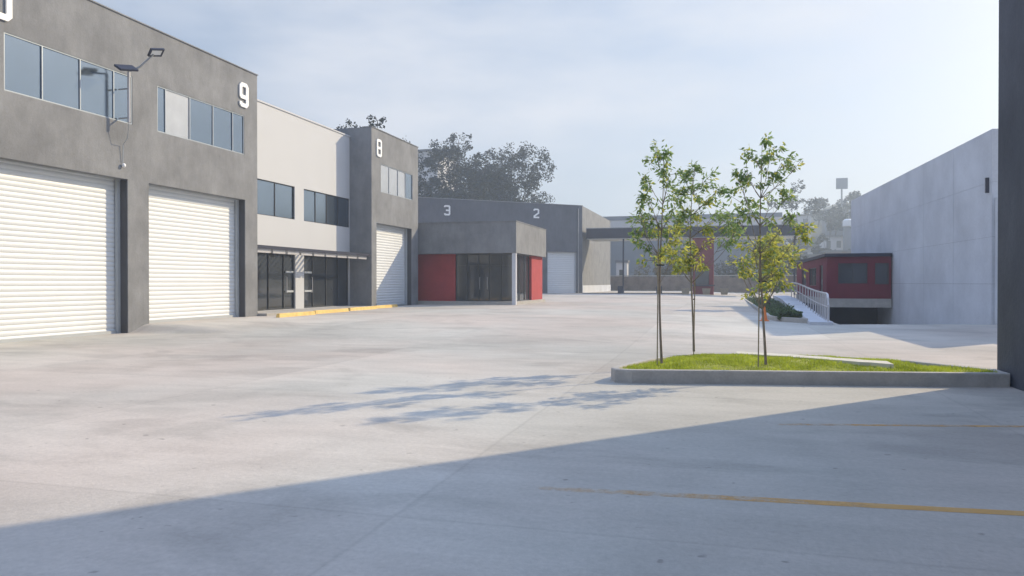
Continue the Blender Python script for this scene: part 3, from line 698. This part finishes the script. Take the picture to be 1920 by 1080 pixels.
b.f += [(0, 1, 2, 3), (4 * n + 3, 4 * n + 2, 4 * n + 1, 4 * n)]
tag(b.build('cement_strip', 'strip'), 'pale cement strip let into the back of the grass island', 'paving strip')

# ------------------------------------------------------------------ young trees
def leaf(b, p, d, size, wd, rnd):
    d = d.normalized(); side = d.cross(Vector((rnd.gauss(0, 1), rnd.gauss(0, 1), rnd.gauss(0, 1)))).normalized() * wd
    up = d.cross(side).normalized() * wd * .35
    b.add([p, p + d * size * .45 + side + up, p + d * size, p + d * size * .45 - side + up], [(0, 1, 2, 3)])
def young_tree(seed, x, y, z0, height, label, clusters, lean=(0, 0), split=None, stake_off=(-.07, -.02), stake_h=2.0):
    """clusters: list of (dx, dz above base, radius, n leaves, material key 'a' or 'y') in the plane the photo shows, spread in depth too"""
    rnd = random.Random(seed)
    t = thing('young_tree', label, 'tree', (x, y, z0), 'young trees on the grass island')
    base = Vector((x, y, z0)); n = 9; trunk = []
    for i in range(n):
        k = i / (n - 1); trunk.append(base + Vector((lean[0] * k + .035 * math.sin(k * 5 + seed), lean[1] * k + .03 * math.sin(k * 4 + seed * 2), (height - .12) * k)))
    b = MB().tube(trunk, [.024 - .020 * (i / (n - 1)) ** .8 for i in range(n)], 8)
    la, ly = MB(), MB()
    rt = Vector((.963, .268, 0)); fw = Vector((-.268, .963, 0))
    tp = lambda zz: trunk[min(n - 1, max(0, int(round((zz - z0) / (height - .12) * (n - 1)))))]
    for (dx, dz, r, cnt, kind) in clusters:
        dx *= 1.18; r *= 1.22
        c_ = base + rt * dx + fw * rnd.uniform(-.8, .8) * max(r, abs(dx) * .8) + Vector((0, 0, dz))
        zr = c_.z - .25 - abs(dx) * .8; zr = max(z0 + 1.1, zr); s0 = tp(zr)
        mid = s0.lerp(c_, .55) + Vector((0, 0, -.04)); b.tube([s0, mid, c_], [.0075, .0055, .003], 5)
        tips = []
        for q in range(max(3, cnt // 12)):
            dv = Vector((rnd.gauss(0, .55), rnd.gauss(0, .55), rnd.gauss(.08, .5))) * r; e = c_ + dv
            b.tube([mid.lerp(c_, rnd.uniform(.3, 1)), e], [.005, .0025], 4, cap=False); tips.append(e)
        for q in range(int(cnt * (2.6 if kind == 'y' else 1.8))):
            e = rnd.choice(tips); s_ = c_.lerp(e, rnd.uniform(.45, 1.12)); p = s_ + Vector((rnd.gauss(0, .035), rnd.gauss(0, .035), rnd.gauss(0, .035)))
            dd = (p - c_).normalized() * .6 + Vector((rnd.gauss(0, .5), rnd.gauss(0, .5), rnd.gauss(-.35, .4)))
            mat_y = (kind == 'y' and rnd.random() < .75) or (kind == 'a' and rnd.random() < .12)
            leaf(ly if mat_y else la, p, dd, rnd.uniform(.06, .12), rnd.uniform(.013, .024), rnd)
    tr = b.build('trunk', 'bark', t)
    la.build('crown', 'leaf_a', t, recalc=False)
    if ly.v: ly.build('crown', 'leaf_y', t, recalc=False)
    sx_, sy_ = x + stake_off[0], y + stake_off[1]
    MB().tube([(sx_, sy_, z0 - .1), (sx_ + .02, sy_, z0 + stake_h)], .012, 6).build('stake', 'stake', t)
    MB().tube([(sx_ - .01, sy_ - .015, z0 + stake_h * .72), (x + .04, y + .03, z0 + stake_h * .72)], .014, 6).build('tie', 'dark_steel', t)
    return t
# px -> metres at 13 m: 1 px(1920) = .0093 m
young_tree(3, -.95, 12.8, .24, 3.68, 'slender young tree with all green sparse crown, nearest the rounded end of the island',
    [(.02, 3.55, .16, 50, 'a'), (-.06, 3.35, .2, 62, 'a'), (.1, 3.2, .2, 50, 'a'), (-.15, 3.05, .2, 58, 'a'), (.05, 2.9, .22, 45, 'a'), (-.18, 2.75, .2, 45, 'a'), (.18, 2.7, .18, 38, 'a'), (-.1, 2.5, .2, 40, 'a'),
     (-.34, 2.42, .18, 60, 'a'), (-.28, 2.25, .2, 62, 'a'), (.05, 2.3, .2, 40, 'a'), (.2, 2.2, .2, 40, 'y'), (-.22, 2.05, .2, 45, 'a'), (.02, 1.95, .2, 36, 'y'), (-.1, 1.75, .16, 22, 'y'), (.14, 1.8, .16, 24, 'y')], stake_h=2.3)
young_tree(8, -.52, 14.85, .27, 3.62, 'slender young tree at the back of the island, middle one, with yellowing lower leaves',
    [(.02, 3.5, .18, 62, 'a'), (.2, 3.3, .2, 62, 'a'), (-.15, 3.3, .16, 50, 'a'), (.38, 3.12, .16, 40, 'a'), (0, 3.1, .2, 60, 'a'), (-.22, 2.9, .22, 68, 'a'), (.12, 2.8, .2, 55, 'y'), (-.05, 2.6, .24, 68, 'a'), (-.28, 2.55, .2, 50, 'a'), (.3, 2.55, .2, 50, 'a'),
     (.1, 2.35, .24, 66, 'y'), (.55, 2.5, .2, 60, 'a'), (.7, 2.75, .17, 50, 'a'), (.8, 2.3, .2, 60, 'a'), (.45, 2.15, .2, 62, 'a'), (-.25, 2.2, .22, 50, 'y'), (.15, 2.0, .2, 55, 'y'), (-.1, 1.85, .22, 62, 'y'), (-.18, 1.62, .18, 52, 'y'), (.02, 1.65, .16, 45, 'y'), (-.32, 1.9, .2, 40, 'y')], stake_off=(.03, .05), stake_h=1.4)
young_tree(21, .70, 12.98, .25, 3.78, 'tallest young tree on the island, with a bushy yellow green lower crown',
    [(.02, 3.72, .12, 36, 'a'), (.08, 3.5, .18, 50, 'a'), (-.08, 3.42, .16, 40, 'a'), (.28, 3.35, .14, 32, 'a'), (-.3, 3.22, .15, 35, 'a'), (.02, 3.2, .2, 55, 'a'), (-.38, 3.0, .13, 28, 'a'), (.36, 3.2, .12, 18, 'a'), (-.16, 3.02, .2, 46, 'a'), (.12, 2.9, .18, 38, 'a'), (-.3, 2.75, .16, 40, 'a'),
     (.25, 2.72, .18, 40, 'a'), (.1, 2.6, .18, 40, 'a'), (-.25, 2.5, .17, 50, 'a'), (-.45, 2.38, .12, 24, 'a'), (.32, 2.45, .2, 50, 'a'), (.02, 2.35, .16, 28, 'a'), (.42, 2.2, .17, 40, 'y'),
     (-.2, 1.95, .2, 23, 'y'), (.05, 1.98, .22, 26, 'y'), (.28, 1.95, .2, 24, 'y'), (-.3, 1.75, .2, 26, 'y'), (-.08, 1.75, .22, 31, 'y'), (.18, 1.75, .22, 31, 'y'), (.4, 1.75, .17, 19, 'y'), (-.2, 1.5, .22, 29, 'y'), (.05, 1.5, .24, 33, 'y'), (.28, 1.5, .2, 26, 'y'), (-.08, 1.28, .2, 21, 'y'), (.14, 1.27, .2, 19, 'y'), (-.32, 1.55, .14, 13, 'y')],
    lean=(-.06, 0), stake_off=(-.09, .0), stake_h=1.9)

# ------------------------------------------------------------------ big trees
def big_tree(seed, x, y, z0, height, rad, label, name='broadleaf_tree', m='leaf_far', n=5200, leaf_s=.38, trunk_r=.45, gaps=.35, crown_lo=.35, group='trees beyond the buildings', lobes=9, flat=1.0):
    rnd = random.Random(seed); t = thing(name, label, 'tree', (x, y, z0), group)
    base = Vector((x, y, z0)); b = MB()
    th_ = height * .5; trunk = [base + Vector((.2 * math.sin(k * 1.7 + seed), .2 * math.cos(k + seed), th_ * k / 5)) for k in range(6)]
    b.tube(trunk, [trunk_r * (1 - .1 * k) for k in range(6)], 9)
    cs = []
    for k in range(lobes):
        a_ = k * 2.4 + rnd.uniform(-.4, .4); rr = rad * rnd.uniform(.25, .78) if k else 0
        zz = height * (crown_lo + (1 - crown_lo) * (.25 + .6 * rnd.random())) - rr / rad * height * .12
        r = rad * rnd.uniform(.36, .56); zz = min(zz, height - r * .75)
        c_ = base + Vector((math.cos(a_) * rr, math.sin(a_) * rr, zz)); cs.append((c_, r))
    cs.append((base + Vector((rad * .1, 0, height - rad * .34)), rad * .36))
    l_ = MB()
    for c_, r in cs:
        s0 = trunk[rnd.randint(3, 5)]; mid = s0.lerp(c_, .5) + Vector((0, 0, -r * .15))
        b.tube([s0, mid, c_], [trunk_r * .4, trunk_r * .25, trunk_r * .1], 6, cap=False)
        for q in range(7):
            e = c_ + Vector((rnd.uniform(-.7, .7), rnd.uniform(-.7, .7), rnd.uniform(-.4, .6))) * r; b.tube([c_, e], [trunk_r * .09, trunk_r * .03], 4, cap=False)
    tot = sum(r * r for _, r in cs)
    for c_, r in cs:
        subs = []
        for q in range(16):
            v = Vector((rnd.gauss(0, 1), rnd.gauss(0, 1), rnd.gauss(0, 1))).normalized() * r * rnd.uniform(.55, 1.0); v.z *= .75 * flat
            subs.append((c_ + v, r * rnd.uniform(.18, .36)))
        for q in range(int(n * r * r / tot)):
            sc, sr = rnd.choice(subs)
            v = Vector((rnd.gauss(0, 1), rnd.gauss(0, 1), rnd.gauss(0, 1))).normalized() * sr * rnd.random() ** .5
            p = sc + v; s_ = leaf_s * rnd.uniform(.6, 1.3)
            a1 = Vector((rnd.gauss(0, 1), rnd.gauss(0, 1), rnd.gauss(0, .6))).normalized(); a2 = a1.cross(Vector((rnd.gauss(0, 1), rnd.gauss(0, 1), rnd.gauss(0, 1)))).normalized()
            l_.add([p - a1 * s_ * .5, p + a2 * s_ * .28, p + a1 * s_ * .5, p - a2 * s_ * .28], [(0, 1, 2, 3)])
    b.build('trunk', 'bark_dark', t, recalc=False); l_.build('crown', m, t, recalc=False)
    return t
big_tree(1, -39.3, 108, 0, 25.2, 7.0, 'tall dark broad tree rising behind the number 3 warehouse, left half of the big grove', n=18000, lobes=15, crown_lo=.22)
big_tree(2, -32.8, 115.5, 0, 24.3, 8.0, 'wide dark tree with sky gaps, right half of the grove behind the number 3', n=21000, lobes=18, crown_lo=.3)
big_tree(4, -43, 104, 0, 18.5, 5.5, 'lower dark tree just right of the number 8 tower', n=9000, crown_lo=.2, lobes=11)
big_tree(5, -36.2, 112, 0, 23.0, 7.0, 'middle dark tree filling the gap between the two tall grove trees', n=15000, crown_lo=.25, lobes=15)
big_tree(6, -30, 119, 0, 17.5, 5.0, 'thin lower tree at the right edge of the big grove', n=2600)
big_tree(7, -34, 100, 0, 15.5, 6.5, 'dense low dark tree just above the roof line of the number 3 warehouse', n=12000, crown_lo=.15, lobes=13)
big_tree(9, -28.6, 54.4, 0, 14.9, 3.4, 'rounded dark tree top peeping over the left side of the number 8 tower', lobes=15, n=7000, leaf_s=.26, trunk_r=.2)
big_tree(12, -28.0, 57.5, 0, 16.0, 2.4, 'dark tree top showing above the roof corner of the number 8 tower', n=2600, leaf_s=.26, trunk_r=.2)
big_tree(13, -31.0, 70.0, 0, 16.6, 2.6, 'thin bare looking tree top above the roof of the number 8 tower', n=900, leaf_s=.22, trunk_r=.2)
big_tree(77, 2.68, 44.5, .05, 4.7, 1.55, 'bushy yellow green young tree growing in the long planter by the walkway', name='planter_tree', m='leaf_y', n=5200, leaf_s=.17, trunk_r=.05, crown_lo=.2, group='trees in the planter')
big_tree(78, 2.95, 52, .05, 3.4, 1.1, 'smaller darker young tree farther back in the long planter', name='planter_tree', m='leaf_a', n=1500, leaf_s=.17, trunk_r=.04, crown_lo=.2, group='trees in the planter')
# shrubs and trees beyond the gate
big_tree(31, -7.6, 112, .3, 7.2, 3.2, 'bushy brown green tree beyond the gate, left of the red booth', m='leaf_dry', n=3600, leaf_s=.26, trunk_r=.16, crown_lo=.1)
big_tree(32, -11.2, 113, .3, 4.2, 2.2, 'low dry bush beyond the gate behind the stone wall', name='shrub', m='leaf_dry', n=1500, leaf_s=.22, trunk_r=.1, crown_lo=.05)
big_tree(33, -4.4, 114, .3, 6.2, 2.6, 'brown green tree beyond the gate just left of the red booth', m='leaf_dry', n=2400, leaf_s=.26, trunk_r=.14, crown_lo=.1)
big_tree(34, 1.5, 118, .3, 6.0, 3.0, 'hazy green tree beyond the gate just right of the red booth', n=2400, leaf_s=.3, trunk_r=.15, crown_lo=.1)
big_tree(35, 6.5, 116, .3, 7.6, 3.2, 'hazy green tree beyond the gate under the right end of the canopy', n=2600, leaf_s=.3, trunk_r=.15, crown_lo=.1)
big_tree(36, 10.5, 112, .3, 5.5, 2.6, 'low hazy tree beyond the gate behind the red pavilion', n=2000, leaf_s=.3, trunk_r=.15, crown_lo=.1)

# stone wall beyond the gate
b = MB(); rnd = random.Random(4)
x = -16.0
while x < 10.5:
    wd = rnd.uniform(.7, 1.4); z = .2
    while z < 2.3:
        hh = rnd.uniform(.3, .5); b.box(x + .02, x + wd - .02, 104.8 + rnd.uniform(-.06, .06), 105.3, z + .02, min(2.5, z + hh) - .02); z += hh
    x += wd
b.box(-16, 10.6, 104.95, 105.25, .1, 2.3)
sw = thing('stone_wall', 'long brown stone boundary wall beyond the entrance gate', 'wall', (-3, 105, .3)); b.build('masonry', 'stone', sw)
MB().box(-16.1, 10.7, 104.85, 105.35, 2.52, 2.62).build('coping', 'kerb', sw)

# far buildings
def far_building(x0, x1, y0, y1, z0, z1, label, wallm, name='house', floors=2, bays=3, roof='far_roof', group='buildings beyond the gate', win=True, overhang=.4):
    t = thing(name, label, 'house' if name == 'house' else 'building', ((x0 + x1) / 2, (y0 + y1) / 2, z0), group)
    hs = []
    if win:
        fh = (z1 - z0) / floors; bw = (x1 - x0) / bays
        for i in range(bays):
            for j in range(floors): hs.append((x0 + bw * (i + .28), x0 + bw * (i + .72), z0 + fh * (j + .35), z0 + fh * (j + .75)))
    MB().wall(fy(y0), x0, x1, z0 - 3, z1, hs, 0, .3).box(x0, x0 + .3, y0 + .3, y1, z0 - 3, z1).box(x1 - .3, x1, y0 + .3, y1, z0 - 3, z1).box(x0 + .3, x1 - .3, y1 - .3, y1, z0 - 3, z1).build('wall', wallm, t)
    MB().box(x0 - overhang, x1 + overhang, y0 - overhang, y1 + overhang, z1 + .002, z1 + .35).build('roof', roof, t)
    for h_ in hs:
        MB().add([(h_[0], y0 + .15, h_[2]), (h_[1], y0 + .15, h_[2]), (h_[1], y0 + .15, h_[3]), (h_[0], y0 + .15, h_[3])], [(0, 1, 2, 3)]).build('window', 'dark_glass', t, recalc=False)
    return t
fw_ = far_building(-24, 9.5, 130, 160, .3, 11.0, 'long pale blue grey warehouse far beyond the gate canopy', 'far_wall', name='warehouse_building', win=False, overhang=0)
MB().box(-24.2, 9.7, 129.7, 129.99, 11.0, 12.4).build('fascia', 'far_pale', fw_); MB().box(-24.3, 9.8, 129.6, 160.2, 12.41, 13.1).build('parapet', 'far_wall', fw_)
far_building(-15.0, -13.4, 112, 114, .3, 4.6, 'small white hut beyond the gate beside the number 2 warehouse', 'far_pale', name='hut', floors=1, bays=1, overhang=.15)
far_building(-58, -49.4, 127, 137, 0, 25.5, 'pale flat roofed block far behind the grove', 'far_pale', name='apartment_block', floors=6, bays=3)

# hillside and its houses
b = MB(); hx = [i * 6 - 20 for i in range(34)]; hy = [150 + j * 8 for j in range(34)]
def hillz(x, y):
    return 30 * ss(158, 290, y) * ss(-14, 44, x) + 4 * ss(160, 200, y) * mnoise.noise((x * .03, y * .03, 1)) - 1.5 * (1 - ss(150, 165, y))
b.v = [(x, y, hillz(x, y)) for x in hx for y in hy]
b.f = [(i * 34 + j, (i + 1) * 34 + j, (i + 1) * 34 + j + 1, i * 34 + j + 1) for i in range(33) for j in range(33)]
tag(b.build('hill', 'hill', recalc=False, smooth=True), kind='structure')
def hs_(x0, x1, y, h_, label, m, fl=2, bays=3): return far_building(x0, x1, y, y + 8, hillz((x0 + x1) / 2, y) , hillz((x0 + x1) / 2, y) + h_, label, m, floors=fl, bays=bays, group='houses on the hillside')
hs_(12, 20, 165, 7.0, 'grey two storey house low on the hillside nearest the canopy end', 'far_wall')
hs_(22, 30, 172, 7.5, 'brownish house low on the hillside against the concrete wall', 'far_brick')
hs_(16.5, 23, 192, 9.0, 'pale house halfway up the hillside, left of the others', 'far_pale', 2, 3)
hs_(24.8, 29.5, 200, 8.5, 'cream house halfway up the hillside below the white tank', 'far_pale', 2, 2)
hs_(34, 42, 214, 8.0, 'brownish upper house on the hillside close to the concrete wall', 'far_brick', 2)
hs_(28.5, 34, 226, 7.0, 'pale upper house on the hillside near the skyline', 'far_wall', 2, 2)
hs_(19, 25, 228, 7.5, 'pale flat roofed house on the skyline of the hillside', 'far_pale', 2, 2)
for i, (x, y, top, r, lb_) in enumerate(((17.0, 186, 25.6, 5.0, 'large hazy tree standing above the left of the hillside'), (11.5, 184, 21.5, 4.5, 'hazy tree at the left foot of the hillside above the canopy beam'), (24.3, 187, 15.5, 2.6, 'round hazy tree between the two pale houses halfway up the hillside'), (31.5, 193, 13, 2.6, 'hazy tree halfway up the slope near the concrete wall'),
        (29, 245, 27.5, 4.5, 'hazy tree on the skyline behind the upper pale house'), (38, 240, 29, 4.8, 'hazy skyline tree next to the billboard'), (13.5, 160, 10.5, 3.6, 'hazy tree at the foot of the slope behind the canopy end'), (25.5, 160, 8, 3.0, 'hazy tree at the foot of the slope by the concrete wall'),
        (20.8, 178, 11.5, 2.2, 'dark hazy tree on the slope between the two lowest houses'), (30, 218, 22.5, 4.0, 'hazy tree between the two upper houses on the slope'))):
    zb = hillz(x, y) - .5
    big_tree(50 + i, x, y, zb, top - zb, r, lb_, n=2200, leaf_s=.6, trunk_r=.25, crown_lo=.12, group='trees on the hillside', lobes=8)
bz = hillz(34.5, 238)
bb = thing('billboard', 'blank square billboard on a pole on the hillside skyline', 'billboard', (34.5, 238, bz))
MB().tube([(34.5, 238.3, bz - 1), (34.5, 238.3, 29.5)], .25, 8).build('pole', 'steel', bb); MB().box(32.9, 36.1, 238, 238.25, 29.2, 32.4).build('panel', 'far_wall', bb)
tz = thing('water_tank', 'white rounded water tank among the hillside houses', 'water tank', (31.8, 198, 16))
MB().tube([(30.2, 198.5, 15.3), (30.2, 198.5, 15.5), (30.2, 198.5, 16.8), (30.2, 198.5, 17.2)], [1.1, 1.25, 1.25, .7], 16).build('tank', 'tank', tz)
MB().box(29.2, 31.2, 197.8, 199.2, hillz(30, 198) , 15.3).build('stand', 'far_wall', tz)
for x, y in ((27, 205), (33, 208)):
    up = thing('utility_pole', 'thin utility pole on the hillside, %s' % ('left of the water tank' if x < 30 else 'right of the water tank'), 'utility pole', (x, y, hillz(x, y)), 'utility poles')
    z = hillz(x, y); MB().tube([(x, y, z - .5), (x, y, z + 12)], .13, 6).build('pole', 'bark_dark', up); MB().box(x - 1, x + 1, y - .06, y + .06, z + 11, z + 11.15).build('crossarm', 'bark_dark', up)

# ------------------------------------------------------------------ haze
hm = bpy.data.materials.new('haze'); hm.use_nodes = True; t = hm.node_tree; t.nodes.clear()
v = t.nodes.new('ShaderNodeVolumePrincipled'); v.inputs['Color'].default_value = (.72, .85, 1, 1); v.inputs['Density'].default_value = .0021; v.inputs['Anisotropy'].default_value = .3
oo = t.nodes.new('ShaderNodeOutputMaterial'); t.links.new(v.outputs[0], oo.inputs['Volume'])
M['haze'] = hm
hz = MB().box(-470, 470, -90, 660, -4, 62).build('haze', 'haze'); tag(hz, 'thin pale haze in the air', 'haze', kind='stuff')
try: hz.display_type = 'WIRE'
except Exception: pass
